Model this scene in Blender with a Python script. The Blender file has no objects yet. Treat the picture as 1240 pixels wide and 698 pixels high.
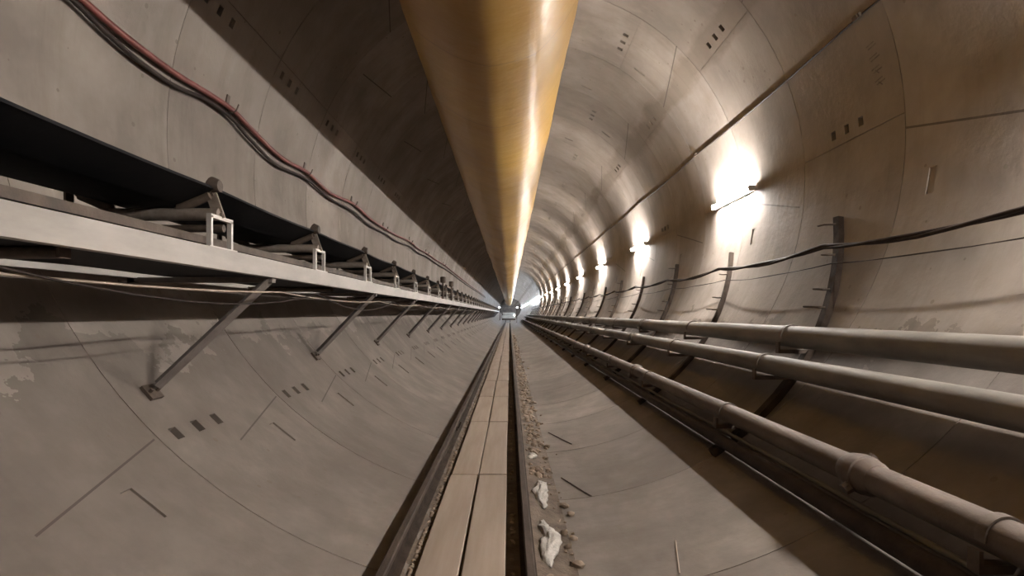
import bpy, bmesh, math, random
from mathutils import Vector, Matrix, noise as mnoise
random.seed(11)
sc = bpy.context.scene
COL = sc.collection
PI = math.pi
# ------------------------------------------------------------------ frame
PXW, PXH = 1240, 698
LENS = 20.0
F = LENS / 36 * PXW            # focal length in pixels
VX, VY = 617.0, 380.0          # vanishing point of the tunnel
CAMZ = 1.40
R = 2.76                       # inner radius of the lining
CX, CZ = 0.20, CAMZ + 1.36     # tunnel axis
RW, RY = 1.45, 1.35            # ring width, a ring joint
Y0, Y1 = -13.15, 147.8         # extent of the tunnel


def ray(px, py):
    return (px - VX), (VY - py)


def wall_dir(dx, dz, off=0.0):
    """camera ray with cross-section direction dx,dz meets the lining (inset by off): X,Z relative to the camera"""
    n = math.hypot(dx, dz)
    dx, dz = dx / n, dz / n
    b = dx * CX + dz * (CZ - CAMZ)
    c = CX * CX + (CZ - CAMZ) ** 2 - (R - off) ** 2
    t = b + math.sqrt(b * b - c)
    return dx * t, dz * t


def on_wall(px, py, off=0.0):
    dx, dz = ray(px, py)
    X, Z = wall_dir(dx, dz, off)
    Y = F * (X / dx if abs(dx) > abs(dz) else Z / dz)
    return Vector((X, Y, Z + CAMZ))


def at(px, py, Y):
    dx, dz = ray(px, py)
    return Vector((dx * Y / F, Y, CAMZ + dz * Y / F))


def cyl(a, y, off=0.0):
    a = math.radians(a)
    return Vector((CX + (R - off) * math.cos(a), y, CZ + (R - off) * math.sin(a)))


def ang_of(x, z):
    return math.degrees(math.atan2(z - CZ, x - CX))


def floor_z(x):
    return CZ - math.sqrt(R * R - (x - CX) ** 2)


# ------------------------------------------------------------------ materials
def new_mat(name):
    m = bpy.data.materials.new(name)
    m.use_nodes = True
    nt = m.node_tree
    b = nt.nodes['Principled BSDF']
    return m, nt, b


def nd(nt, t, **kw):
    n = nt.nodes.new(t)
    for k, v in kw.items():
        setattr(n, k, v)
    return n


def mth(nt, op, a, b=None, c=None, clamp=False):
    n = nd(nt, 'ShaderNodeMath', operation=op)
    n.use_clamp = clamp
    for i, v in enumerate((a, b, c)):
        if v is None:
            continue
        if isinstance(v, (int, float)):
            n.inputs[i].default_value = v
        else:
            nt.links.new(v, n.inputs[i])
    return n.outputs[0]


def mixc(nt, f, a, b, blend='MIX'):
    n = nd(nt, 'ShaderNodeMix', data_type='RGBA', blend_type=blend)
    if isinstance(f, (int, float)):
        n.inputs[0].default_value = f
    else:
        nt.links.new(f, n.inputs[0])
    for i, v in ((6, a), (7, b)):
        if isinstance(v, tuple):
            n.inputs[i].default_value = (*v, 1)
        else:
            nt.links.new(v, n.inputs[i])
    return n.outputs[2]


def noise_tex(nt, vec, scale, detail=4, rough=.55, scl=None):
    if scl:
        mp = nd(nt, 'ShaderNodeMapping')
        mp.inputs['Scale'].default_value = scl
        nt.links.new(vec, mp.inputs['Vector'])
        vec = mp.outputs[0]
    n = nd(nt, 'ShaderNodeTexNoise')
    n.inputs['Scale'].default_value = scale
    n.inputs['Detail'].default_value = detail
    n.inputs['Roughness'].default_value = rough
    nt.links.new(vec, n.inputs['Vector'])
    return n.outputs['Fac']


def ramp(nt, fac, lo, hi):
    n = nd(nt, 'ShaderNodeMapRange')
    nt.links.new(fac, n.inputs[0])
    n.inputs[1].default_value = lo
    n.inputs[2].default_value = hi
    return n.outputs[0]


def bump(nt, b, h, strength, dist):
    n = nd(nt, 'ShaderNodeBump')
    n.inputs['Strength'].default_value = strength
    n.inputs['Distance'].default_value = dist
    nt.links.new(h, n.inputs['Height'])
    nt.links.new(n.outputs[0], b.inputs['Normal'])


def worn(name, c1, c2, rough=.6, metal=0.0, scale=6.0, lo=.35, hi=.65, bmp=.15, scl=None, spec=.5):
    m, nt, b = new_mat(name)
    tc = nd(nt, 'ShaderNodeTexCoord')
    f = noise_tex(nt, tc.outputs['Object'], scale, 6, .6, scl)
    col = mixc(nt, ramp(nt, f, lo, hi), c1, c2)
    nt.links.new(col, b.inputs['Base Color'])
    b.inputs['Roughness'].default_value = rough
    b.inputs['Metallic'].default_value = metal
    b.inputs['Specular IOR Level'].default_value = spec
    if bmp:
        bump(nt, b, noise_tex(nt, tc.outputs['Object'], scale * 8, 4), bmp, .01)
    return m


def concrete():
    m, nt, b = new_mat('segment_concrete')
    tc = nd(nt, 'ShaderNodeTexCoord')
    P = tc.outputs['Object']
    sp = nd(nt, 'ShaderNodeSeparateXYZ')
    nt.links.new(P, sp.inputs[0])
    ay = sp.outputs['Y']
    ang = mth(nt, 'MULTIPLY', mth(nt, 'ARCTAN2', mth(nt, 'SUBTRACT', sp.outputs['Z'], CZ), mth(nt, 'SUBTRACT', sp.outputs['X'], CX)), 180 / PI)
    u = mth(nt, 'DIVIDE', mth(nt, 'SUBTRACT', ay, RY), RW)
    k = mth(nt, 'FLOOR', u)
    v = mth(nt, 'FRACT', u)
    par = mth(nt, 'FLOORED_MODULO', k, 2.0)          # 0 for the ring 1.35-2.8, 1 for 2.8-4.25
    # tone of each ring and blotches
    wn = nd(nt, 'ShaderNodeTexWhiteNoise', noise_dimensions='1D')
    nt.links.new(k, wn.inputs['W'])
    blot = noise_tex(nt, P, 1.1, 5, .6)
    col = mixc(nt, ramp(nt, blot, .36, .66), (.225, .193, .168), (.365, .320, .282))
    col = mixc(nt, mth(nt, 'MULTIPLY', wn.outputs[0], .5), col, (.185, .157, .136))
    streak = noise_tex(nt, P, 1.0, 5, .65, (.5, 5.0, .5))
    col = mixc(nt, mth(nt, 'MULTIPLY', ramp(nt, streak, .52, .78), .38), col, (.14, .115, .094))
    pale = noise_tex(nt, P, 2.3, 3, .5, (1, 2.2, 1))
    col = mixc(nt, mth(nt, 'MULTIPLY', ramp(nt, pale, .6, .8), .35), col, (.37, .33, .29))
    # dirt carried up the invert beside the track
    dirt = noise_tex(nt, P, 2.2, 6, .65, (1.6, .7, 1))
    low = ramp(nt, sp.outputs['Z'], .55, .02)
    col = mixc(nt, mth(nt, 'MULTIPLY', mth(nt, 'MULTIPLY', ramp(nt, dirt, .45, .7), low), .55), col, (.13, .10, .075))
    # darker brown tone low on the lining, in patches with ragged edges
    low_edge = noise_tex(nt, P, 1.7, 6, .65, (1, .8, 1))
    lim = mth(nt, 'MULTIPLY_ADD', low_edge, 1.5, .45)
    on = mth(nt, 'LESS_THAN', sp.outputs['Z'], lim)
    patch = ramp(nt, noise_tex(nt, P, 2.9, 5, .6), .3, .6)
    col = mixc(nt, mth(nt, 'MULTIPLY', on, mth(nt, 'MULTIPLY_ADD', patch, .30, .32)), col, (.115, .094, .078))
    # broad brown shadow painted into the colour along the upper right joint
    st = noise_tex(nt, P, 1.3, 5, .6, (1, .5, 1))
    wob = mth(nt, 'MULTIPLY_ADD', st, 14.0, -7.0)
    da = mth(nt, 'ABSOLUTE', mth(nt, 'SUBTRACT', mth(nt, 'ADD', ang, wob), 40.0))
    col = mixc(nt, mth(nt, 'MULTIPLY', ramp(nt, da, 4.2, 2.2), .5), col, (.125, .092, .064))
    # small dark flecks
    vo = nd(nt, 'ShaderNodeTexVoronoi')
    vo.inputs['Scale'].default_value = 5.5
    nt.links.new(P, vo.inputs['Vector'])
    fl = mth(nt, 'MULTIPLY', mth(nt, 'LESS_THAN', vo.outputs['Distance'], mth(nt, 'MULTIPLY', noise_tex(nt, P, 3, 2), .155)), .6)
    col = mixc(nt, fl, col, (.16, .125, .1))
    # slanting joints of the key segments: (parity or None, angle at v=0, angle at v=1, v start)

    def slant(parity, a0, a1, v0=0.0, v1=1.0, w=.17):
        line = mth(nt, 'MULTIPLY_ADD', v, a1 - a0, a0)
        d = mth(nt, 'ABSOLUTE', mth(nt, 'SUBTRACT', ang, line))
        on = mth(nt, 'LESS_THAN', d, w)
        on = mth(nt, 'MULTIPLY', on, mth(nt, 'GREATER_THAN', v, v0))
        on = mth(nt, 'MULTIPLY', on, mth(nt, 'LESS_THAN', v, v1))
        if parity == 1:
            on = mth(nt, 'MULTIPLY', on, par)
        if parity == 0:
            on = mth(nt, 'MULTIPLY', on, mth(nt, 'SUBTRACT', 1.0, par))
        return on
    on = slant(1, -6.2, .6, .05)
    for s in (slant(0, 46.5, 39.6), slant(None, -127.7, -134.5, .38, .98, .11), slant(1, 121, 128), slant(0, 100, 93), slant(0, 141, 136, .2)):
        on = mth(nt, 'MAXIMUM', on, s)
    col = mixc(nt, mth(nt, 'MULTIPLY', on, .8), col, (.075, .06, .05))
    nt.links.new(col, b.inputs['Base Color'])
    b.inputs['Roughness'].default_value = .78
    b.inputs['Specular IOR Level'].default_value = .3
    h = mth(nt, 'ADD', noise_tex(nt, P, 14, 6, .6), mth(nt, 'MULTIPLY', noise_tex(nt, P, 1.6, 3), 2.5))
    bump(nt, b, h, .35, .012)
    return m


def emitter(name, col, strength):
    m, nt, b = new_mat(name)
    b.inputs['Base Color'].default_value = (.9, .9, .9, 1)
    b.inputs['Emission Color'].default_value = (*col, 1)
    b.inputs['Emission Strength'].default_value = strength
    return m


def duct_material():
    m, nt, b = new_mat('yellow_duct_fabric')
    tc = nd(nt, 'ShaderNodeTexCoord')
    P = tc.outputs['Object']
    f = noise_tex(nt, P, 1.4, 5, .6, (1, .45, 1))
    col = mixc(nt, ramp(nt, f, .3, .7), (.36, .195, .036), (.49, .295, .06))
    dust = noise_tex(nt, P, 3.0, 5, .6, (1.2, .25, 1.2))
    col = mixc(nt, mth(nt, 'MULTIPLY', ramp(nt, dust, .55, .8), .35), col, (.46, .33, .14))
    sp = nd(nt, 'ShaderNodeSeparateXYZ')
    nt.links.new(P, sp.inputs[0])
    # stitched hoops every 1.5 m
    v = mth(nt, 'FRACT', mth(nt, 'DIVIDE', sp.outputs['Y'], 1.5))
    hoop = mth(nt, 'LESS_THAN', v, .012)
    col = mixc(nt, mth(nt, 'MULTIPLY', hoop, .45), col, (.2, .11, .03))
    # brown smears
    sm = noise_tex(nt, P, 2.2, 6, .7, (3, .6, 3))
    col = mixc(nt, mth(nt, 'MULTIPLY', ramp(nt, sm, .64, .78), .5), col, (.2, .1, .035))
    nt.links.new(col, b.inputs['Base Color'])
    b.inputs['Roughness'].default_value = .38
    b.inputs['Specular IOR Level'].default_value = .5
    bump(nt, b, noise_tex(nt, P, 1.6, 4, .55, (1, 1.6, 1)), .4, .03)
    return m


M = {}
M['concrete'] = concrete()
M['duct'] = duct_material()
M['rubber'] = worn('black_belt_rubber', (.005, .0055, .007), (.012, .012, .014), .7, 0, 3, bmp=.1, scl=(1, .3, 1), spec=.2)
M['galv'] = worn('galvanised_steel', (.50, .47, .44), (.66, .63, .59), .5, .25, 5, bmp=.08)
M['white_steel'] = worn('pale_painted_steel', (.26, .24, .218), (.42, .395, .365), .5, .1, 3, .25, .6, scl=(1, .5, 2), bmp=.08)
M['dark_steel'] = worn('dark_rusty_steel', (.06, .045, .036), (.13, .096, .073), .65, .15, 9)
M['post'] = worn('dark_brown_post_steel', (.028, .020, .015), (.06, .044, .034), .85, 0, 9, spec=.15)
M['strut'] = worn('grey_angle_steel', (.125, .106, .096), (.20, .174, .158), .6, .15, 7)
M['roller'] = worn('worn_roller_steel', (.22, .18, .15), (.42, .36, .31), .45, .4, 10)
M['pipe_grey'] = worn('dusty_grey_pipe', (.10, .089, .077), (.20, .182, .16), .6, .05, 3, .3, .7, scl=(2, .6, 2), bmp=.1)
M['pipe_rust'] = worn('dusty_rust_pipe', (.085, .063, .051), (.155, .122, .102), .65, .05, 4, .3, .7, scl=(2, .7, 2), bmp=.2)
M['strap'] = worn('dusty_pipe_strap', (.10, .078, .062), (.19, .155, .128), .65, .2, 7)
M['hose_red'] = worn('dull_red_hose', (.15, .036, .03), (.22, .066, .055), .5, 0, 6)
M['cable_dark'] = worn('dark_cable_sheath', (.025, .018, .016), (.05, .036, .030), .7, 0, 8, spec=.2)
M['cable_pale'] = worn('pale_cable_sheath', (.34, .27, .21), (.46, .38, .31), .55, 0, 8)
M['rail'] = worn('rusty_rail', (.022, .015, .011), (.05, .035, .026), .85, 0, 8, spec=.15)
M['rail_head'] = worn('polished_rail_head', (.045, .033, .026), (.09, .066, .051), .75, 0, 9, scl=(3, .4, 3), spec=.25)
M['plank'] = worn('dusty_timber_plank', (.27, .208, .160), (.375, .30, .243), .75, 0, 2.4, .25, .75, scl=(6, .45, 1), bmp=.12)
M['muck'] = worn('track_bed_muck', (.075, .054, .038), (.17, .128, .095), .85, 0, 7, bmp=.6)
M['stone'] = worn('rubble_stone', (.14, .10, .07), (.36, .28, .21), .85, 0, 5, bmp=.5)
M['grout'] = worn('white_grout_spill', (.38, .355, .32), (.55, .52, .485), .75, 0, 9, bmp=.5)
M['lamp_body'] = worn('lamp_housing', (.55, .55, .53), (.68, .68, .66), .5, 0, 6, bmp=0)
M['tube_warm'] = emitter('warm_tube_glow', (1.0, .935, .875), 78)
M['tube_cool'] = emitter('cool_tube_glow', (.70, .83, 1.0), 60)
M['flood'] = emitter('floodlight_glow', (.82, .91, 1.0), 9)
M['ink'] = worn('faded_stencil_ink', (.10, .085, .075), (.2, .17, .145), .8, 0, 14, bmp=0)
M['loco'] = worn('pale_wagon_paint', (.52, .50, .45), (.66, .64, .58), .5, 0, 2)


# ------------------------------------------------------------------ mesh helpers
def link(o, parent=None):
    COL.objects.link(o)
    if parent is not None:
        o.parent = parent
    return o


def mesh_obj(name, verts, faces, mat, parent=None, smooth=None, mats=None, fmat=None):
    me = bpy.data.meshes.new(name)
    me.from_pydata([tuple(v) for v in verts], [], faces)
    for mm in (mats or [mat]):
        me.materials.append(mm)
    if fmat:
        me.polygons.foreach_set('material_index', fmat)
    me.update()
    bm = bmesh.new()
    bm.from_mesh(me)
    bmesh.ops.recalc_face_normals(bm, faces=bm.faces)
    bm.to_mesh(me)
    bm.free()
    if smooth:
        me.polygons.foreach_set('use_smooth', [True] * len(me.polygons))
        me.set_sharp_from_angle(angle=math.radians(smooth))
    return link(bpy.data.objects.new(name, me), parent)


def empty(name, loc, label, cat, group=None):
    o = bpy.data.objects.new(name, None)
    o.location = loc
    o.empty_display_size = .1
    link(o)
    return tag(o, label, cat, group)


def tag(o, label, cat, group=None, kind=None):
    if label:
        o['label'] = label
    if cat:
        o['category'] = cat
    if group:
        o['group'] = group
    if kind:
        o['kind'] = kind
    return o


class G:
    """collects geometry for one mesh"""

    def __init__(s, origin=(0, 0, 0)):
        s.v, s.f, s.m = [], [], []
        s.o = Vector(origin)

    def add(s, vs, fs, mi=0):
        n = len(s.v)
        s.v += [Vector(v) - s.o for v in vs]
        s.f += [tuple(i + n for i in f) for f in fs]
        s.m += [mi] * len(fs)

    def box(s, lo, hi, bev=0.0, mi=0):
        x0, y0, z0 = lo
        x1, y1, z1 = hi
        if bev <= 0:
            s.add([(x0, y0, z0), (x1, y0, z0), (x1, y1, z0), (x0, y1, z0), (x0, y0, z1), (x1, y0, z1), (x1, y1, z1), (x0, y1, z1)],
                  [(3, 2, 1, 0), (4, 5, 6, 7), (0, 1, 5, 4), (1, 2, 6, 5), (2, 3, 7, 6), (3, 0, 4, 7)], mi)
            return
        bm = bmesh.new()
        bmesh.ops.create_cube(bm, size=1, matrix=Matrix.Translation(((x0 + x1) / 2, (y0 + y1) / 2, (z0 + z1) / 2)) @ Matrix.Diagonal((x1 - x0, y1 - y0, z1 - z0, 1)))
        bmesh.ops.bevel(bm, geom=bm.edges[:], offset=bev, segments=2, affect='EDGES', profile=.6)
        bm.verts.index_update()
        s.add([v.co.copy() for v in bm.verts], [tuple(v.index for v in f.verts) for f in bm.faces], mi)
        bm.free()

    def tube(s, pts, rad, sides=10, caps=True, mi=0):
        pts = [Vector(p) for p in pts]
        n = len(pts)
        rads = rad if isinstance(rad, (list, tuple)) else [rad] * n
        t0 = (pts[1] - pts[0]).normalized()
        up = Vector((0, 0, 1)) if abs(t0.z) < .9 else Vector((1, 0, 0))
        nrm = (up - t0 * up.dot(t0)).normalized()
        base = len(s.v)
        vs, fs = [], []
        for i, p in enumerate(pts):
            a = pts[max(i - 1, 0)]
            b = pts[min(i + 1, n - 1)]
            t = (b - a).normalized() if (b - a).length > 1e-9 else t0
            nrm = (nrm - t * nrm.dot(t)).normalized()
            bi = t.cross(nrm)
            for k in range(sides):
                an = 2 * PI * k / sides
                vs.append(p + (nrm * math.cos(an) + bi * math.sin(an)) * rads[i])
        for i in range(n - 1):
            for k in range(sides):
                k2 = (k + 1) % sides
                fs.append((i * sides + k, i * sides + k2, (i + 1) * sides + k2, (i + 1) * sides + k))
        if caps:
            fs.append(tuple(range(sides))[::-1])
            fs.append(tuple((n - 1) * sides + k for k in range(sides)))
        s.add(vs, fs, mi)

    def bar(s, p, q, w, h, up=(0, 0, 1), mi=0):
        """rectangular bar from p to q, w across, h along 'up'"""
        p, q = Vector(p), Vector(q)
        t = (q - p).normalized()
        u = Vector(up)
        u = (u - t * u.dot(t)).normalized()
        r = t.cross(u)
        vs = [e + r * (sx * w / 2) + u * (sz * h / 2) for e in (p, q) for sx, sz in ((-1, -1), (1, -1), (1, 1), (-1, 1))]
        s.add(vs, [(3, 2, 1, 0), (4, 5, 6, 7), (0, 1, 5, 4), (1, 2, 6, 5), (2, 3, 7, 6), (3, 0, 4, 7)], mi)

    def extrude(s, prof, ys, mi=0, shift=None):
        """closed x,z profile swept along y through the list ys; shift(y)->(dx,dz)"""
        n = len(prof)
        vs, fs = [], []
        for y in ys:
            dx, dz = shift(y) if shift else (0, 0)
            vs += [(x + dx, y, z + dz) for x, z in prof]
        for i in range(len(ys) - 1):
            for k in range(n):
                k2 = (k + 1) % n
                fs.append((i * n + k, i * n + k2, (i + 1) * n + k2, (i + 1) * n + k))
        fs.append(tuple(range(n))[::-1])
        fs.append(tuple((len(ys) - 1) * n + k for k in range(n)))
        s.add(vs, fs, mi)

    def build(s, name, mat, parent=None, smooth=None, mats=None):
        return mesh_obj(name, s.v, s.f, mat, parent, smooth, mats, s.m if mats else None)


def catmull(pts, sub=6):
    pts = [Vector(p) for p in pts]
    P = [pts[0] * 2 - pts[1]] + pts + [pts[-1] * 2 - pts[-2]]
    out = []
    for i in range(1, len(P) - 2):
        for k in range(sub):
            t = k / sub
            a, b, c, d = P[i - 1], P[i], P[i + 1], P[i + 2]
            out.append(.5 * ((2 * b) + (c - a) * t + (2 * a - 5 * b + 4 * c - d) * t * t + (3 * b - a - 3 * c + d) * t ** 3))
    out.append(pts[-1])
    return out


def nz(x, y, z=0):
    return mnoise.noise(Vector((x, y, z)))


ORD = ['first', 'second', 'third', 'fourth', 'fifth', 'sixth', 'seventh', 'eighth', 'ninth', 'tenth', 'eleventh', 'twelfth', 'thirteenth',
       'fourteenth', 'fifteenth', 'sixteenth', 'seventeenth', 'eighteenth', 'nineteenth', 'twentieth']

# ------------------------------------------------------------------ lining
JOINTS = {1: [37.5, 76, 112, 154.5, 223.5], 0: [3.0, 58, 97, 154.5, 223.5]}
SLOTS = {1: [-9, 66, 100, 231.4], 0: [52, 86, 121, 231.4]}
DETAIL_TO = 52.0


def lining(name, a0, a1):
    base = [a0 + (a1 - a0) * i / max(1, round((a1 - a0) / 3)) for i in range(round((a1 - a0) / 3) + 1)]
    joints, pockets, slots = [], [], []
    for par in (0, 1):
        js = []
        for j in JOINTS[par]:
            for jj in (j, j - 360):
                if a0 + 3.5 < jj < a1 - 3.5:
                    js.append(jj)
        joints.append([(j - .08, j + .08) for j in js if j < 200])
        pockets.append([(j + 1.5, j + 3.1) for j in js])
        sl = [(m - 2.0, m + 2.0) for m in SLOTS[par] if a0 + 3 < m < a1 - 3]
        slots.append(sl)
    cuts = set(round(x, 4) for x in base)
    for L in joints + pockets + slots:
        for p, q in L:
            cuts = set(c for c in cuts if not (p - .25 < c < q + .25) or c in (round(a0, 4), round(a1, 4)))
    for L in joints + pockets + slots:
        for p, q in L:
            cuts |= {round(p, 4), round(q, 4)}
    th = sorted(cuts)
    ys, kind = [], []           # y lines, and what each y cell is
    k = math.floor((Y0 - RY) / RW)
    y = RY + k * RW
    cells = []                  # (ya, yb, tag, parity)
    while y < Y1 - .01:
        par = k % 2
        g = .004
        if -6 < y < DETAIL_TO:
            m = y + RW / 2 - (.38 if name == 'wall_left' else 0)
            e = [y + g]
            seq = []
            for c in (-.2, 0, .2):
                seq += [(m + c - .032, 'n'), (m + c + .032, 'p')]
            sy = y + RW * (.70 if name == 'wall_left' else .79)
            seq += [(sy - .036, 'n'), (sy + .036, 's'), (y + RW - g, 'n'), (y + RW, 'g')]
            cells.append((y, y + g, 'g', par))
            prev = y + g
            for yy, t in seq:
                cells.append((prev, yy, t, par))
                prev = yy
        else:
            cells += [(y, y + g, 'g', par), (y + g, y + RW - g, 'n', par), (y + RW - g, y + RW, 'g', par)]
        y += RW
        k += 1
    vid, V, Fc = {}, [], []

    def vert(ti, yi, d):
        key = (ti, yi, d)
        if key not in vid:
            vid[key] = len(V)
            yy = cells[yi][0] if yi < len(cells) else cells[-1][1]
            V.append(cyl(th[ti], yy, -d))
        return vid[key]

    nt_, ny = len(th) - 1, len(cells)
    mids = [(th[i] + th[i + 1]) / 2 for i in range(nt_)]
    cls = []
    for par in (0, 1):
        row = []
        for mm in mids:
            c = 'n'
            if any(p < mm < q for p, q in joints[par]):
                c = 'j'
            elif any(p < mm < q for p, q in pockets[par]):
                c = 'p'
            elif any(p < mm < q for p, q in slots[par]):
                c = 's'
            row.append(c)
        cls.append(row)

    def depth(ti, yi):
        t = cells[yi][2]
        c = cls[cells[yi][3]][ti]
        if t == 'g':
            return .004
        if c == 'j':
            return .008
        if c == 'p' and t == 'p' and not (name == 'wall_left' and cells[yi][0] < 2.8):
            return .075
        if c == 's' and t == 's':
            return .011
        return 0.0
    D = [[depth(i, j) for j in range(ny)] for i in range(nt_)]
    for i in range(nt_):
        for j in range(ny):
            d = D[i][j]
            Fc.append((vert(i, j, d), vert(i + 1, j, d), vert(i + 1, j + 1, d), vert(i, j + 1, d)))
            if i + 1 < nt_ and D[i + 1][j] != d:
                e = D[i + 1][j]
                Fc.append((vert(i + 1, j, d), vert(i + 1, j + 1, d), vert(i + 1, j + 1, e), vert(i + 1, j, e)))
            if j + 1 < ny and D[i][j + 1] != d:
                e = D[i][j + 1]
                Fc.append((vert(i, j + 1, d), vert(i + 1, j + 1, d), vert(i + 1, j + 1, e), vert(i, j + 1, e)))
    me = bpy.data.meshes.new(name)
    me.from_pydata([tuple(v) for v in V], [], Fc)
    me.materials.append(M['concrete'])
    me.polygons.foreach_set('use_smooth', [True] * len(me.polygons))
    me.set_sharp_from_angle(angle=math.radians(30))
    o = link(bpy.data.objects.new(name, me))
    o['kind'] = 'structure'
    return o


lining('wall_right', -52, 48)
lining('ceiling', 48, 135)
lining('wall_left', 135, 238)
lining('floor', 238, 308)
for nm, yy in (('wall_back', Y0 + .1), ('wall_front', Y1 - .5)):
    g = G()
    n = 48
    g.add([cyl(360 * i / n, yy, -.02) for i in range(n)], [tuple(range(n))])
    g.add([cyl(360 * i / n, yy + .1, -.02) for i in range(n)], [tuple(range(n))])
    o = g.build(nm, M['concrete'])
    o['kind'] = 'structure'

# ------------------------------------------------------------------ track
BZ = CAMZ - 1.315
xs = [-.60 + .97 * i / 26 for i in range(27)]
ysb = [-2 + i * .12 for i in range(int(84 / .12))]
V, Fq = [], []
for y in ysb:
    for x in xs:
        t = min(1, max(0, (x - .10) / .24))
        z = BZ * (1 - t) + (floor_z(x) + .004) * t
        z = max(z, floor_z(x) + .003)
        z += (.011 * nz(x * 9, y * 5) + .008 * nz(x * 30, y * 22)) * (1 if -.58 < x < .30 else .2)
        V.append((x, y, z))
nx = len(xs)
for j in range(len(ysb) - 1):
    for i in range(nx - 1):
        Fq.append((j * nx + i, j * nx + i + 1, (j + 1) * nx + i + 1, (j + 1) * nx + i))
bed = mesh_obj('track_bed', V, Fq, M['muck'], smooth=60)
tag(bed, 'muddy brown fill under the rails and walkway planks', 'ground', kind='structure')

RAIL_END = 79.5


def rail(x, zb, label):
    t = empty('rail', (x, 0, zb), label, 'rail', 'rails of the narrow gauge track')
    prof = [(-.036, 0), (.036, 0), (.036, .007), (.008, .016), (.006, .068), (.018, .074), (.018, .078)]
    prof = prof + [(-px, pz) for px, pz in prof[::-1]][1:-1]
    prof = [(-.036, 0), (.036, 0), (.036, .007), (.008, .016), (.006, .068), (.019, .074), (-.019, .074), (-.006, .068), (-.008, .016), (-.036, .007)]
    KX, KZ = 1.15, 1.28
    prof = [(a * KX, b * KZ) for a, b in prof]
    ys = [-2 + i * 1.0 for i in range(int(RAIL_END) + 3)]
    g = G()
    sh = lambda y: (.006 * nz(y * .35, x * 9), 0)
    g.extrude(prof, ys, shift=sh)
    g.build('rail_web', M['rail'], t)
    g = G()
    g.extrude([(a * KX, b * KZ) for a, b in ((-.019, .0742), (.019, .0742), (.0195, .092), (.014, .097), (-.014, .097), (-.0195, .092))], ys, shift=sh)
    g.build('rail_head', M['rail_head'], t)
    for y in (6.3, 12.3, 18.3, 24.3):
        g = G()
        for sx in (-1, 1):
            g.box((sx * .008 if sx > 0 else -.02, y - .2, .03), (.02 if sx > 0 else -.008, y + .2, .078), .003)
            for b in (-.12, -.04, .04, .12):
                g.tube([(sx * .02, y + b, .054), (sx * .033, y + b, .054)], .011, 6)
        g.build('fishplate', M['rail'], t)


rail(-.578, CAMZ - 1.288, 'rusty steel rail on the left of the walkway planks')
rail(.098, CAMZ - 1.315, 'rusty steel rail on the right of the planks, beside white grout lumps')

# walkway planks: two side by side, laid end to end
PZ = CAMZ - 1.30
bound = [.3, 2.38, 4.50, 6.70, 8.75, 10.8]
while bound[-1] < 76:
    bound.append(bound[-1] + 2.1)
plank_protos = []
for r_i in range(len(bound) - 1):
    for side in (0, 1):
        y0, y1 = bound[r_i] + .012, bound[r_i + 1] - .012
        x0, x1 = ((-.463, -.252), (-.238, -.022))[side]
        side_w = ('left-hand', 'right-hand')[side]
        if r_i == 0:
            lab = None
        if r_i < 11:
            row = 'nearest pair between the rails' if r_i == 1 else '%s pair from the camera' % ORD[max(r_i - 1, 0)]
            lab = 'dusty timber walkway plank, %s one of the %s' % (side_w, row)
            grp = 'walkway planks between the rails'
        else:
            lab = 'dusty timber walkway plank far down the track, beyond the tenth pair'
            grp = 'far walkway planks between the rails'
        if r_i == 0:
            continue
        L = y1 - y0
        j = random.uniform(-.006, .006)
        if not plank_protos or r_i < 6:
            g = G()
            w = (x1 - x0) / 2
            n = 9
            prof = [(-w, .004), (-w + .004, 0), (w - .004, 0), (w, .004), (w, .036), (w - .005, .04), (-w + .005, .04), (-w, .036)]
            sh = lambda q, s=r_i * 2 + side: (.004 * nz(q * .8, s * 3.3), .004 * nz(q * .9, s * 7.1))
            g.extrude(prof, [-L / 2 + L * i / n for i in range(n + 1)], shift=sh)
            o = g.build('walkway_plank', M['plank'])
            if r_i == 5:
                plank_protos.append(o)
        else:
            src = plank_protos[side % len(plank_protos)]
            o = src.copy()
            COL.objects.link(o)
        o.location = ((x0 + x1) / 2 + j, (y0 + y1) / 2, PZ - .012)
        tag(o, lab, 'plank', grp)

# rubble along the rails: uncountable, one object
g = G()
ico = bmesh.new()
bmesh.ops.create_icosphere(ico, subdivisions=1, radius=1)
ico.verts.index_update()
iv = [v.co.copy() for v in ico.verts]
ifc = [tuple(v.index for v in f.verts) for f in ico.faces]
ico.free()


def lump(g, c, r, sq=.7):
    s = random.random() * 90
    rot = Matrix.Rotation(random.random() * 6.28, 3, 'Z') @ Matrix.Rotation(random.random() * .8, 3, 'X')
    g.add([Vector(c) + rot @ Vector((v.x * r * (1 + .35 * nz(v.x + s, v.y)), v.y * r * 1.2 * (1 + .35 * nz(v.y + s, v.z)), v.z * r * sq)) for v in iv], ifc)


def bed_z(x):
    t = min(1, max(0, (x - .10) / .24))
    return max(BZ * (1 - t) + (floor_z(x) + .004) * t, floor_z(x) + .003)


SP_ = [(.235, 4.27, .05 * 6.4), (.227, 3.37, .052 * 6.4), (.206, 5.36, .035 * 3)]
for i in range(2900):
    y = 2.2 + random.random() ** 2.0 * 34
    r = min(.036, .005 + random.expovariate(85))
    if random.random() < .68:
        x = .146 + 1.7 * r + abs(random.gauss(0, .085))
    elif random.random() < .75:
        r = min(r, .016)
        x = random.uniform(-.53 + 1.7 * r, -.475 - 1.7 * r) if r < .015 else -.5025
    else:
        r = min(r, .014)
        x = random.uniform(-.012 + 1.7 * r, .050 - 1.7 * r)
    if any(abs(y - b) < c * 1.2 + .06 and abs(x - a) < .066 + 1.4 * r for a, b, c in SP_):
        continue
    lump(g, (x, y, bed_z(x) + r * .2), r)
rub = g.build('gravel', M['stone'], smooth=50)
tag(rub, 'loose brown rubble and stone chips strewn along both rails', 'rubble', kind='stuff')

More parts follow.
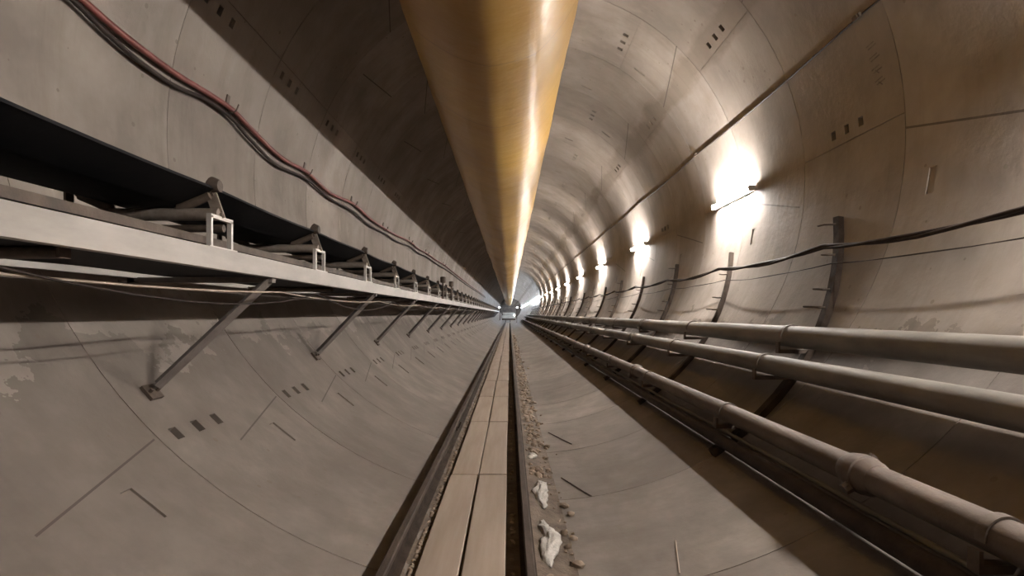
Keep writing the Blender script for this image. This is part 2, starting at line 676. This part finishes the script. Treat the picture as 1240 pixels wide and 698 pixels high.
# pale grout lumps beside the right rail
spills = [(653, 597, .050, 'white grout lump beside the right rail, farther of the two close-up ones'),
          (661, 655, .052, 'longest white grout lump beside the right rail at the bottom edge'),
          (642, 553, .035, 'small white grout lump tight against the right rail, beyond the two big ones')]
for px, py, r, lab in spills:
    y = F * 1.345 / (py - VY)
    x = (px - VX) * y / F + .012
    bm = bmesh.new()
    bmesh.ops.create_icosphere(bm, subdivisions=4, radius=1)
    ln = 6.4 if r > .045 else 3.0
    for v in bm.verts:
        d = v.co.copy()
        k = 1 + .6 * nz(d.x * 1.3 + px, d.y * 4.1, d.z) + .35 * nz(d.x * 4, d.y * 11 + px, d.z * 4)
        v.co = Vector((d.x * r * k + .016 * math.sin(d.y * 3.4 + px), d.y * r * ln * (1 + .1 * nz(d.x * 3, px)), max(-.25, d.z) * r * .62 * k))
    me = bpy.data.meshes.new('grout_lump')
    bm.to_mesh(me)
    bm.free()
    me.materials.append(M['grout'])
    me.polygons.foreach_set('use_smooth', [True] * len(me.polygons))
    o = link(bpy.data.objects.new('grout_lump', me))
    o.location = (x, y, bed_z(x) + .008)
    tag(o, lab, 'grout lump', 'white grout lumps beside the right rail')

# thin rods lying on the right side of the invert
for p, q, rr, lab in (((680, 579), (716, 601), .005, 'thin dark steel rod lying on the floor right of the grout lumps'),
                      ((664, 524), (692, 538), .005, 'short thin steel rod on the floor right of the rail, farther along'),
                      ((818, 655), (823, 695), .004, 'pale wire offcut lying on the floor at the bottom right')):
    a, b = on_wall(*p, off=rr), on_wall(*q, off=rr)
    c = (a + b) / 2
    g = G(c)
    mid = on_wall((p[0] + q[0]) / 2, (p[1] + q[1]) / 2, off=rr + .001)
    g.tube(catmull([a, mid, b], 4), rr, 6)
    o = g.build('steel_rod' if 'rod' in lab else 'wire_offcut', M['dark_steel'] if 'rod' in lab else M['cable_pale'], smooth=50)
    o.location = c
    tag(o, lab, 'rod' if 'rod' in lab else 'wire')

# ------------------------------------------------------------------ ventilation duct
DX, DZ, DR = -.165, CAMZ + 2.70, .742
END_DUCT = 146.0
V, Fq = [], []
ys, y = [], -6.0
while y < END_DUCT:
    ys.append(y)
    y += .125 if y < 40 else .3
ns = 60
KN = [100, 150, 180, 232]      # creases of the hung fabric, degrees from the top seam


def flat(deg):
    for p, q in zip(KN[:-1], KN[1:]):
        if p <= deg <= q:
            h = math.radians((q - p) / 2)
            return math.cos(h) / math.cos(math.radians(deg - (p + q) / 2))
    return 1.0


for y in ys:
    hoop = (y / 1.5) % 1.0
    h = math.exp(-((min(hoop, 1 - hoop)) / .04) ** 2)
    far = min(1, max(0, (y - 11) / 14))
    for k in range(ns):
        a = 2 * PI * k / ns
        r = DR * (1 - .006 * h) * (1 + .42 * (flat(6.0 * k) - 1))
        r += .010 * nz(math.cos(a) * 1.3, y * .8, math.sin(a) * 1.3) * (1 + 2.4 * far)
        r += .005 * nz(math.cos(a) * 4, y * 3.0, math.sin(a) * 4)
        # the hung fabric: lightly pinched towards the hanging seam at the top
        pinch = max(0, math.cos(a)) ** 10
        r += .03 * pinch
        V.append((DX + r * math.sin(a) + .05 * far * nz(y * .25, 3), y, DZ + r * math.cos(a) + .03 * nz(y * .3, 8) * far))
n = len(ys)
for j in range(n - 1):
    for k in range(ns):
        k2 = (k + 1) % ns
        Fq.append((j * ns + k, j * ns + k2, (j + 1) * ns + k2, (j + 1) * ns + k))
Fq.append(tuple(range(ns)))
Fq.append(tuple((n - 1) * ns + k for k in range(ns))[::-1])
dt = empty('ventilation_duct', (0, 0, 0), 'big yellow fabric ventilation duct hung under the tunnel crown', 'duct')
mesh_obj('duct_sleeve', V, Fq, M['duct'], dt, smooth=70)
g = G()
g.tube([(DX, yy, DZ + DR + .06) for yy in range(-6, 146, 2)], .012, 6)
g.build('suspension_wire', M['dark_steel'], dt)
for i in range(24):
    yy = -4 + i * 3.0
    g = G()
    top = CZ + math.sqrt(R * R - (DX - CX) ** 2)
    g.tube([(DX, yy, DZ + DR - .01), (DX, yy, top + .004)], .008, 6)
    g.box((DX - .04, yy - .04, top - .016), (DX + .04, yy + .04, top + .001))
    g.build('hanger', M['dark_steel'], dt)

# ------------------------------------------------------------------ lamps on the right wall
LX, LZ = wall_dir(265, 135)
LANG = ang_of(LX, LZ + CAMZ)


def make_lamp(tube_mat, side=1, ang=LANG):
    """batten along y; returns root empty located on the wall"""
    a = math.radians(ang)
    nin = Vector((-math.cos(a), 0, -math.sin(a)))
    tg = Vector((-math.sin(a), 0, math.cos(a)))
    root = bpy.data.objects.new('tube_lamp', None)
    root.empty_display_size = .1
    link(root)
    L = .6
    g = G()
    for s in (-1, 1):                       # mounting feet + batten
        g.bar(nin * .002 + Vector((0, s * .4, 0)), nin * .025 + Vector((0, s * .4, 0)), .05, .06, up=(0, 1, 0))
    g.bar(nin * .034 + Vector((0, -L - .03, 0)), nin * .034 + Vector((0, L + .03, 0)), .055, .02, up=tuple(nin))
    g.build('lamp_housing', M['lamp_body'], root)
    g = G()
    g.tube([nin * .078 + Vector((0, -L, 0)), nin * .078 + Vector((0, L, 0))], .019, 10)
    g.build('lamp_tube', tube_mat, root, smooth=50)
    for s in (-1, 1):
        g = G()
        g.tube([nin * .078 + Vector((0, s * L, 0)), nin * .078 + Vector((0, s * (L + .035), 0))], .03, 10)
        g.bar(nin * .03 + Vector((0, s * (L + .018), 0)), nin * .10 + Vector((0, s * (L + .018), 0)), .07, .03, up=(0, 1, 0))
        g.build('lamp_end', M['lamp_body'], root, smooth=40)
    return root


def copy_tree(o, parent=None):
    c = o.copy()
    COL.objects.link(c)
    if parent is not None:
        c.parent = parent
    for ch in list(o.children):
        copy_tree(ch, c)
    return c


LY = 7.42
lamp_y = [LY + 5.35 * k for k in range(-3, 9)]
warm = make_lamp(M['tube_warm'])
cool = make_lamp(M['tube_cool'])
for i, y in enumerate(lamp_y):
    o = warm if i == 0 else copy_tree(warm)
    o.location = cyl(LANG, y)
    k = i - 3
    if k < 0:
        tag(o, 'glowing white tube lamp on the right wall just outside the view', 'lamp', 'tube lamps outside the view')
    else:
        tag(o, 'glowing tube lamp on the right wall, %s in the row from the camera' % ORD[k], 'lamp', 'tube lamps along the right wall')
y = LY + 5.35 * 9
first = True
while y < 146:
    o = cool if first else copy_tree(cool)
    first = False
    o.location = cyl(LANG, y)
    tag(o, 'cold white tube lamp in the bright continuous line at the far end', 'lamp', 'cold tube lamps at the far end')
    y += 2.675

# ------------------------------------------------------------------ right wall pipes
PA = (2.235, -.182, .085)
PB = (2.005, -.392, .074)
PC = (1.655, -.752, .068)
PD = (1.618, -.888, .014)
PE = (1.546, -.929, .045)
PIPE_Y0, PIPE_Y1 = -2.0, 76.0


def wob(seed, amp):
    return lambda y: (amp * nz(y * .45, seed), amp * nz(y * .4, seed + 5))


def pipeline(name, P, amp, seed, mat, label, cat, sides=20, flange=None, flange_name='pipe_coupling', frad=None, flen=.1):
    x, z, r = P
    w = wob(seed, amp)
    t = empty(name, (x, 0, z + CAMZ), label, cat)
    g = G()
    ysn = [PIPE_Y0 + i * .5 for i in range(int((PIPE_Y1 - PIPE_Y0) / .5) + 1)]
    g.tube([(w(y)[0], y, w(y)[1]) for y in ysn], r, sides)
    g.build('pipe_run' if r > .03 else 'conduit_run', mat, t, smooth=50)
    for y in (flange or []):
        dx, dz = w(y)
        g = G()
        g.tube([(dx, y - flen, dz), (dx, y - flen * .7, dz), (dx, y - flen * .3, dz), (dx, y - flen * .25, dz), (dx, y + flen * .25, dz), (dx, y + flen * .3, dz), (dx, y + flen * .7, dz), (dx, y + flen, dz)],
               [r * 1.02, frad * .9, frad * .93, frad, frad, frad * .93, frad * .9, r * 1.02], sides)
        g.tube([(dx - frad * .85, y - .02, dz - frad * .55), (dx - frad * 1.15, y - .02, dz - frad * .72)], frad * .3, 8)
        g.tube([(dx + frad * .6, y + .02, dz + frad * .8), (dx + frad * .68, y + .02, dz + frad * .9)], frad * .22, 8)
        g.build(flange_name, mat, t, smooth=40)
    return t


pipeline('water_pipe', PA, 0, 1.5, M['pipe_grey'], 'upper dusty grey pipe along the right wall, topmost of the pipes', 'pipe',
         flange=[9.4, 15.4, 21.4, 27.4, 33.4], frad=.1, flen=.06)
pipeline('water_pipe', PB, 0, 7.5, M['pipe_grey'], 'middle dusty grey pipe along the right wall, just below the topmost pipe', 'pipe',
         flange=[9.0, 13.5, 18, 22.5, 27, 31.5], frad=.088, flen=.06)
pipeline('water_pipe', PC, 0, 3.5, M['pipe_rust'], 'lower brownish pipe with bulky couplings along the right wall', 'pipe',
         flange=[2.66 + 4.75 * i for i in range(9)], frad=.092, flen=.11)
pipeline('conduit', PD, .006, 9.5, M['pipe_grey'], 'thin pale conduit running just beneath the brownish pipe', 'conduit', sides=10)
t = pipeline('hose', PE, .003, 5.5, M['cable_dark'], 'thick dark hose lowest on the right wall, below the thin conduit', 'hose', sides=14)

# ------------------------------------------------------------------ pipe brackets
A_TOP = ang_of(*[c + o for c, o in zip(wall_dir(.95, .275), (0, CAMZ))])
A_BOT = ang_of(*[c + o for c, o in zip(wall_dir(.82, -.575), (0, CAMZ))])


def bracket_root():
    root = bpy.data.objects.new('pipe_bracket', None)
    link(root)
    return root


def lean(z):
    return .44 * (z - (CAMZ - .05)) if z > CAMZ - .05 else .36 * (z - (CAMZ - .05))


def make_bracket(thin=False, seed=0):
    """bracket at y=0 (pipe height); world x,z"""
    root = bracket_root()
    n = 14
    w = .026 if thin else .042
    top = A_TOP - (1.2 if thin else 0)
    vs, fs = [], []
    for i in range(n + 1):
        a = A_BOT + (top - A_BOT) * i / n
        for off, s in ((.003, -1), (.003, 1), (.048, 1), (.048, -1)):
            p = cyl(a, 0, off)
            vs.append((p.x, lean(p.z) + s * w, p.z))
    for i in range(n):
        for k in range(4):
            k2 = (k + 1) % 4
            fs.append((i * 4 + k, i * 4 + k2, i * 4 + 4 + k2, i * 4 + 4 + k))
    fs += [(3, 2, 1, 0), tuple(n * 4 + k for k in range(4))]
    g = G()
    g.add(vs, fs)
    g.build('bracket_post', M['post'], root, smooth=40)
    # arms that carry the pipes
    for P, dn in ((PA, .01), (PB, .01), (PC, .01)):
        x, z, r = P
        zz = z + CAMZ - r - .032
        a = math.asin(max(-1, min(1, (zz - CZ) / (R))))
        xw = CX + (R - .04) * math.cos(a)
        g = G()
        yl = lean(zz)
        g.bar((xw + .0, yl, zz), (x - r - .03, yl, zz), .05, .03)
        g.bar((x - r - .022, yl, zz), (x - r - .022, yl, zz + r * .9), .05, .014, up=(1, 0, 0))
        g.build('pipe_arm', M['dark_steel'], root)
        g = G()
        ro, ri = r + .010, r + .003
        vs2, fs2 = [], []
        for q in range(13):
            an = math.radians(190 - 205 * q / 12)
            for rr_, sy_ in ((ri, -.022), (ro, -.022), (ro, .022), (ri, .022)):
                vs2.append((x + rr_ * math.cos(an), yl + sy_, z + CAMZ + rr_ * math.sin(an)))
        for q in range(12):
            for k in range(4):
                fs2.append((q * 4 + k, q * 4 + (k + 1) % 4, q * 4 + 4 + (k + 1) % 4, q * 4 + 4 + k))
        fs2 += [(3, 2, 1, 0), tuple(48 + k for k in range(4))]
        g.add(vs2, fs2)
        g.build('pipe_strap', M['strap'], root, smooth=50)
    # short cable hooks
    for zz, ln in ((CAMZ + .78, .16), (CAMZ + .50, .09), (CAMZ + .20, .14), (CAMZ + .05, .22)):
        if thin and zz > CAMZ + .6:
            continue
        a = math.asin((zz - CZ) / R)
        p = cyl(math.degrees(a), 0, .05)
        g = G()
        g.tube([(p.x + .02, lean(zz), zz), (p.x - .06, lean(zz) + .01, zz), (p.x - .075, lean(zz) + .05, zz + .005), (p.x - .07, lean(zz) + ln, zz + .01)], .009, 6)
        g.build('cable_hook', M['dark_steel'], root, smooth=50)
    return root


bk_a, bk_b = make_bracket(False), make_bracket(True)
used = [False, False]
BRY = [4.6 + 2.4 * i for i in range(-2, 28)]
for i, y in enumerate(BRY):
    k = i - 2
    th = i % 2
    src = (bk_a, bk_b)[th]
    o = src if not used[th] else copy_tree(src)
    used[th] = True
    o.location = (0, y, 0)
    if k < 0:
        tag(o, 'dark steel pipe bracket on the right wall just outside the view', 'bracket', 'pipe brackets out of view')
    elif k < 12:
        tag(o, '%s dark steel bracket post up the right wall, %s in view from the camera' % ('thin' if th else 'broad', ORD[k]), 'bracket', 'pipe brackets along the right wall')
    else:
        tag(o, 'tiny dark bracket post deep along the right wall, beyond the twelfth one', 'bracket', 'far pipe brackets along the right wall')

# cable hung on the brackets, and a thin dark line below it
for dz, dof, sag, rr, seed, lab in ((.52, .165, .075, .018, 2.0, 'black cable sagging from bracket to bracket across the right wall'),
                                    (.40, .07, .05, .004, 6.0, 'lower thin dark line strung between the brackets above the topmost pipe')):
    pts = []
    for i, y in enumerate(BRY[:-1]):
        zz = CAMZ + dz
        for q in range(8):
            u = q / 8
            z = zz - sag * 4 * u * (1 - u) + .02 * nz(y * .7 + u * 1.7, seed) * (1 - abs(2 * u - 1))
            yy = y + lean(zz) + 2.4 * u
            a = math.degrees(math.asin((z - CZ) / R))
            p = cyl(a, yy, dof + .03 * math.sin(PI * u))
            pts.append(p)
    g = G()
    for ph in (0, PI):
        tw = [p + Vector((rr * .6 * math.cos(i * .9 + ph), 0, rr * .6 * math.sin(i * .9 + ph))) for i, p in enumerate(pts)]
        g.tube(tw, rr * .75, 7)
    o = g.build('cable', M['cable_dark'], smooth=60)
    tag(o, lab, 'cable')

# wire high on the right wall
wx, wz = wall_dir(443 * .5 + 163 * .5, .855 * (443 + 163) * .5, .03)
aw = ang_of(wx, wz + CAMZ)
g = G()
pts = []
y = -1.0
while y < 60:
    u = ((y - .6) / 3.9) % 1.0
    pts.append(cyl(aw - .55 * 4 * u * (1 - u), y, .011))
    y += .39
g.tube(pts, .008, 6)
o = g.build('wire', M['cable_dark'], smooth=60)
tag(o, 'thin dark wire running high along the right wall above the lamps', 'wire')
clipm = None
for i in range(8):
    y = .6 + 3.9 * i
    c = cyl(aw, y, 0)
    if clipm is None:
        g = G()
        nrm = (Vector((CX, 0, CZ)) - Vector((c.x, 0, c.z))).normalized()
        g.bar(nrm * .022, nrm * .045, .035, .05, up=(0, 1, 0))
        g.bar(nrm * .03 + Vector((0, -.045, 0)), nrm * .03 + Vector((0, .045, 0)), .03, .02, up=tuple(nrm))
        clipm = g.build('wire_clip', M['dark_steel'])
        o = clipm
    else:
        o = clipm.copy()
        COL.objects.link(o)
    o.location = c
    tag(o, 'small dark clip holding the high wire on the right wall' + (', %s along it' % ORD[i]), 'clip', 'clips of the high wire')

# faded, unreadable stencil mark on the right wall
g = G()
c0 = on_wall(1060, 78)
for gi, (px, py) in enumerate(((1054, 55), (1058, 69), (1062, 84), (1066, 98))):
    for sx, sy, ex, ey in ((-5, 3, 4, -5), (-3, 6, 7, -3)) if gi < 2 else ((-6, 2, 3, -6), (-4, 5, 6, -3), (-2, 1, 3, 4)):
        a, b = on_wall(px + sx, py + sy, -.0005), on_wall(px + ex, py + ey, -.0005)
        nrm = Vector((CX - a.x, 0, CZ - a.z)).normalized()
        g.bar(a - c0, b - c0, .010, .005, up=tuple(nrm))
o = g.build('stencil_mark', M['ink'])
o.location = c0
tag(o, 'faded unreadable dark stencil mark high on the right wall', 'marking')

# ------------------------------------------------------------------ belt conveyor on the left wall
CY0, CY1 = -1.5, 76.0
SX = -1.36
conv = empty('belt_conveyor', (0, 0, 0), 'long black belt conveyor on pale steel stringers along the left wall', 'conveyor')


def channel(name, x, z0, z1, mat, face, bow):
    """C channel along y; face=+1 web faces the track"""
    w, tk = .045, .007
    zz0, zz1 = CAMZ + z0, CAMZ + z1
    if face > 0:
        prof = [(x, zz0), (x, zz1), (x - w, zz1), (x - w, zz1 - tk), (x - tk, zz1 - tk), (x - tk, zz0 + tk), (x - w, zz0 + tk), (x - w, zz0)]
    else:
        prof = [(x, zz0), (x, zz1), (x + w, zz1), (x + w, zz1 - tk), (x + tk, zz1 - tk), (x + tk, zz0 + tk), (x + w, zz0 + tk), (x + w, zz0)]
    g = G()
    ysn = [CY0 + i * .5 for i in range(int((CY1 - CY0) / .5) + 1)]
    g.extrude(prof, ysn, shift=lambda y: (bow * nz(y * .3, x), bow * .7 * nz(y * .35, x + 4)))
    return g.build(name, mat, conv)


channel('stringer', SX, .207, .306, M['white_steel'], 1, .006)
channel('stringer', -2.20, .207, .306, M['white_steel'], -1, .006)
# rusty ledger angle beside the near stringer
g = G()
g.extrude([(SX - .10, CAMZ + .335), (SX - .10, CAMZ + .372), (SX - .13, CAMZ + .372), (SX - .13, CAMZ + .335)], [CY0 + i for i in range(78)])
g.build('ledger_angle', M['dark_steel'], conv)

IY = [2.71 + 1.41 * i for i in range(-3, 53)]
IY = [y for y in IY if y < CY1 - .4]


def near_idler_sag(y):
    u = ((y - 2.71) / 1.41) % 1.0
    return -.010 * 4 * u * (1 - u)


# carrying belt: trough section
up = [(-1.405, .604), (-1.43, .598), (-1.57, .540), (-1.62, .530), (-1.85, .530), (-1.90, .540), (-2.03, .598), (-2.06, .604)]
lo = [(x + (.006 if x > -1.8 else -.006), z - .014) for x, z in up]
prof = [(x, CAMZ + z) for x, z in up] + [(x, CAMZ + z) for x, z in lo[::-1]]
ysn, y = [], CY0
while y < CY1:
    ysn.append(y)
    y += .23
g = G()
g.extrude(prof, ysn, shift=lambda y: (.01 * nz(y * .6, 2), near_idler_sag(y) + .006 * nz(y * .9, 7)))
g.build('carrying_belt', M['rubber'], conv, smooth=40)
# return belt
g = G()
prof = [(-1.44, .238), (-2.02, .238), (-2.02, .226), (-1.44, .226)]
g.extrude([(x, CAMZ + z) for x, z in prof], ysn, shift=lambda y: (.012 * nz(y * .5, 12), near_idler_sag(y) * .8))
g.build('return_belt', M['rubber'], conv, smooth=40)


def make_idler():
    root = bpy.data.objects.new('idler_frame', None)
    gz = CAMZ
    g = G()
    # cross tube and feet
    g.tube([(SX - .0, 0, gz + .405), (-2.10, 0, gz + .405)], .018, 10)
    g.bar((-2.10, 0, gz + .306), (-2.10, 0, gz + .60), .05, .012, up=(1, 0, 0))
    g.bar((-2.0, 0, gz + .405), (-2.0, 0, gz + .49), .04, .012, up=(1, 0, 0))
    base = g.build('cross_tube', M['dark_steel'], None, smooth=40)
    # near hoop: light square-section frame standing on the stringer
    g = G()
    x = SX - .018
    for s in (-.095, .095):
        g.bar((x, s, gz + .285), (x, s, gz + .452), .018, .022, up=(1, 0, 0))
    g.bar((x, -.104, gz + .452), (x, .104, gz + .452), .022, .018)
    g.bar((x, -.13, gz + .309), (x, .13, gz + .309), .04, .006)
    hoop = g.build('bracket_hoop', M['galv'])
    # wing bracket from the hoop up to the roller end
    g = G()
    g.bar((x, 0, gz + .45), (-1.425, 0, gz + .585), .05, .012, up=(0, 1, 0))
    wing = g.build('wing_bracket', M['roller'])
    outs = [base, hoop, wing]
    for p, q, mm, rw in (((-1.375, .472), (-1.985, .472), 'roller', .030), ((-1.42, .565), (-1.58, .498), 'dark_steel', .022), ((-1.89, .498), (-2.05, .565), 'dark_steel', .022)):
        g = G()
        a, b = Vector((p[0], .0, gz + p[1])), Vector((q[0], .0, gz + q[1]))
        d = (b - a).normalized()
        g.tube([a - d * .012, a, a + d * .006, b - d * .006, b, b + d * .012], [.012, .012, rw, rw, .012, .012], 12)
        outs.append(g.build('idler_roller', M[mm], None, smooth=40))
    g = G()
    e = Vector((-1.398, 0, gz + .607))
    g.tube([e - Vector((.03, 0, -.016)), e, e + Vector((.02, 0, .0))], [.034, .036, .028], 12)
    outs.append(g.build('roller_end_cap', M['dark_steel'], None, smooth=40))
    return root, outs


_, parts = make_idler()
protos = parts
for i, y in enumerate(IY):
    # cross tube carries the rest as its sub-parts
    if i == 0:
        grp = protos
    else:
        grp = [p.copy() for p in protos]
        for p in grp:
            COL.objects.link(p)
    grp[0].name = 'idler'
    grp[0].parent = conv
    grp[0].location = (0, y, 0)
    for p in grp[1:]:
        p.parent = grp[0]
        p.location = (0, 0, 0)
# return rollers
rr = None
for i, y in enumerate(IY[::2]):
    if rr is None:
        g = G()
        g.tube([(-1.46, 0, CAMZ + .200), (-2.12, 0, CAMZ + .200)], .022, 12)
        for x in (-1.45, -2.13):
            g.bar((x, 0, CAMZ + .18), (x, 0, CAMZ + .22), .05, .01, up=(1, 0, 0))
        rr = g.build('return_roller', M['dark_steel'], conv, smooth=40)
        o = rr
    else:
        o = rr.copy()
        COL.objects.link(o)
    o.location = (0, y + .55, 0)
# support struts from the wall up to the stringers
st = None
SY = [3.02 + 2.56 * i for i in range(-1, 28)]
WX, WZ = wall_dir(-427, -95)
for i, y in enumerate(SY):
    if st is None:
        bpt = Vector((WX, 0, WZ + CAMZ))
        tpt = Vector((SX - .015, .30, CAMZ + .215))
        g = G()
        d = (tpt - bpt).normalized()
        n1 = Vector((.6, -.35, -.72))
        g.bar(bpt + d * .045, tpt, .062, .007, up=tuple(n1.normalized()))
        q = d.cross(n1.normalized()).normalized()
        g.bar(bpt + d * .045 + q * .028 - n1.normalized() * .028, tpt + q * .028 - n1.normalized() * .028, .007, .06, up=tuple(n1.normalized()))
        g.bar(tpt + Vector((-.84, 0, -.02)), tpt + Vector((.0, 0, -.02)), .05, .03)
        wl = wall_dir(-1, .075)
        g.bar((wl[0] + .025, .30, CAMZ + .18), tpt + Vector((-.8, 0, -.02)), .05, .03)
        st = g.build('support_strut', M['strut'], conv)
        o = st
        g = G()
        nn = (Vector((CX, 0, CZ)) - bpt).normalized()
        g.bar(bpt + nn * .002, bpt + nn * .02, .09, .10, up=(0, 1, 0))
        for s in (-.03, .03):
            g.tube([bpt + nn * .01 + Vector((0, s, 0)), bpt + nn * .04 + Vector((0, s, 0))], .01, 6)
        fp = g.build('anchor_plate', M['dark_steel'], o)
    else:
        o = st.copy()
        COL.objects.link(o)
        f2 = fp.copy()
        COL.objects.link(f2)
        f2.parent = o
    o.location = (0, y, 0)
# two upright guide rollers rising over the belt edge
for y in (11.55, 13.2):
    g = G()
    g.tube([(-1.35, y, CAMZ + .30), (-1.35, y, CAMZ + .62), (-1.35, y, CAMZ + .63), (-1.35, y, CAMZ + .74), (-1.35, y, CAMZ + .75)], [.018, .018, .055, .055, .03], 12)
    g.build('guide_roller', M['dark_steel'], conv, smooth=40)
# hanging cables below the stringer
for (x, z0, sag, r, m, lab, ph) in ((SX + .02, .125, .025, .005, 'cable_pale', 'thin pale cable sagging just below the near conveyor stringer', 0.0),
                                    (SX + .035, .135, .085, .004, 'cable_dark', 'dark cable hanging in loops under the near conveyor stringer', .6)):
    pts = []
    for i, y in enumerate(SY[:-1]):
        for q in range(8):
            u = q / 8
            s = sag * (1 + .5 * nz(i * 3.3, ph + 2))
            pts.append((x, y + .3 + ph + 2.56 * u, CAMZ + z0 - s * 4 * u * (1 - u)))
    g = G()
    g.tube(pts, r, 6)
    o = g.build('cable', M[m], smooth=60)
    tag(o, lab, 'cable')

# ------------------------------------------------------------------ hoses on the left wall
red = [(20, -75), (60, -36), (100, 0), (140, 35), (180, 66), (215, 91), (250, 112), (280, 132), (300, 152), (330, 182), (350, 197), (372, 209), (400, 234), (428, 247),
       (447, 264), (466, 277), (480, 285), (497, 293), (506, 301), (517, 307), (528, 315), (538, 321), (548, 329), (558, 337), (568, 345), (578, 352), (588, 359.6)]
drk = [(10, -73), (48, -36), (88, 0), (128, 39), (168, 74), (210, 103), (250, 121), (280, 143), (300, 166), (332, 198), (352, 208), (373, 218), (400, 241), (427, 256),
       (447, 273), (466, 283), (481, 293), (497, 299), (507, 307), (518, 312), (529, 320), (539, 326), (549, 333), (559, 341), (569, 348), (579, 354.5), (588, 361)]
for pts, r, m, nm, lab in ((red, .022, 'hose_red', 'hose', 'dull red hose festooned on hooks across the upper left wall'),
                           (drk, .016, 'cable_dark', 'cable', 'dark brown cable hung alongside the red hose on the left wall')):
    g = G()
    g.tube(catmull([on_wall(px, py, .05) for px, py in pts], 6), r, 8)
    o = g.build(nm, M[m], smooth=60)
    tag(o, lab, nm)
hk = None
for i, (px, py) in enumerate(((280, 132), (372, 209), (428, 247), (466, 277), (497, 293), (517, 307), (538, 321))):
    c = on_wall(px, py, .05)
    c = cyl(ang_of(c.x, c.z), c.y, 0)
    nrm = Vector((CX - c.x, 0, CZ - c.z)).normalized()
    upv = Vector((0, 0, 1)) - nrm * nrm.z
    upv.normalize()
    if hk is None:
        g = G()
        g.bar(nrm * -.004 + upv * .06, nrm * .012 + upv * .06, .05, .11, up=tuple(upv))
        g.tube(catmull([upv * .05 + nrm * .012, nrm * .012, nrm * .05 - upv * .034, nrm * .092 - upv * .012, nrm * .11 + upv * .05], 4), .007, 6)
        hk = g.build('hose_hook', M['dark_steel'], smooth=50)
        o = hk
    else:
        o = hk.copy()
        COL.objects.link(o)
    o.location = c
    tag(o, 'small rusty hook holding the red hose on the left wall, %s from the camera' % ORD[i], 'hook', 'hooks of the red hose')

# ------------------------------------------------------------------ far end: work train and lit portal
wy = 80.0
t = empty('work_train', (-.22, wy, CAMZ - 1.2), 'pale work wagon standing on the track at the far end of the tunnel', 'wagon')
g = G()
g.box((-.85, 0, .30), (1.05, 4.2, .52), .03)
g.build('chassis', M['dark_steel'], t)
g = G()
g.box((-.8, .05, .52), (1.0, 4.1, .95), .04)
g.box((-.72, .06, 1.02), (.92, 3.2, 1.34), .05)
g.build('wagon_body', M['loco'], t)
g = G()
for sx in (-.36, .32):
    for yy in (.7, 3.3):
        g.tube([(sx - .03, yy, .175), (sx + .03, yy, .175)], .17, 16)
g.build('wheel_set', M['dark_steel'], t, smooth=40)
g = G()
g.tube([(.92, -.02, .98), (.92, .05, .98)], .06, 12)
g.build('headlamp', M['flood'], t, smooth=40)
t = empty('lighting_portal', (0, 76.8, 0), 'dark steel portal with floodlights over the far end of the track', 'portal')
for x in (-1.3, .98):
    g = G()
    g.bar((x, 0, floor_z(x + (-.05 if x < 0 else .05)) + .012), (x, 0, CAMZ + 1.0), .09, .09, up=(0, 1, 0))
    g.build('portal_leg', M['dark_steel'], t)
g = G()
g.bar((-1.42, 0, CAMZ + .98), (1.1, 0, CAMZ + .98), .05, .06)
g.build('portal_beam', M['strut'], t)
for x in (-1.36, 1.02):
    g = G()
    g.box((x - .12, -.2, CAMZ + .76), (x + .12, -.06, CAMZ + .90), .02)
    h = g.build('floodlight', M['lamp_body'], t)
    g = G()
    g.box((x - .09, -.212, CAMZ + .78), (x + .09, -.2, CAMZ + .88))
    g.build('floodlight_glass', M['flood'], h)

# ------------------------------------------------------------------ world, camera, output
w = bpy.data.worlds.new('tunnel_air')
sc.world = w
w.use_nodes = True
w.node_tree.nodes['Background'].inputs[0].default_value = (.02, .017, .014, 1)
w.node_tree.nodes['Background'].inputs[1].default_value = .2
cam = bpy.data.cameras.new('camera')
cam.lens = LENS
cam.sensor_width = 36
cam.sensor_fit = 'HORIZONTAL'
cam.shift_x = (PXW / 2 - VX) / PXW
cam.shift_y = (VY - PXH / 2) / PXW
cam.clip_end = 400
co = bpy.data.objects.new('camera', cam)
co.location = (0, 0, CAMZ)
co.rotation_euler = (PI / 2, 0, 0)
link(co)
sc.camera = co
vs = sc.view_settings
vs.view_transform = 'Standard'
vs.look = 'None'
vs.exposure = 3.3
vs.gamma = 1.0
vs.use_curve_mapping = False
cy = sc.cycles
cy.use_denoising = True
cy.max_bounces = 8
cy.diffuse_bounces = 5
cy.glossy_bounces = 3
cy.sample_clamp_indirect = 6
cy.caustics_reflective = False
cy.caustics_refractive = False
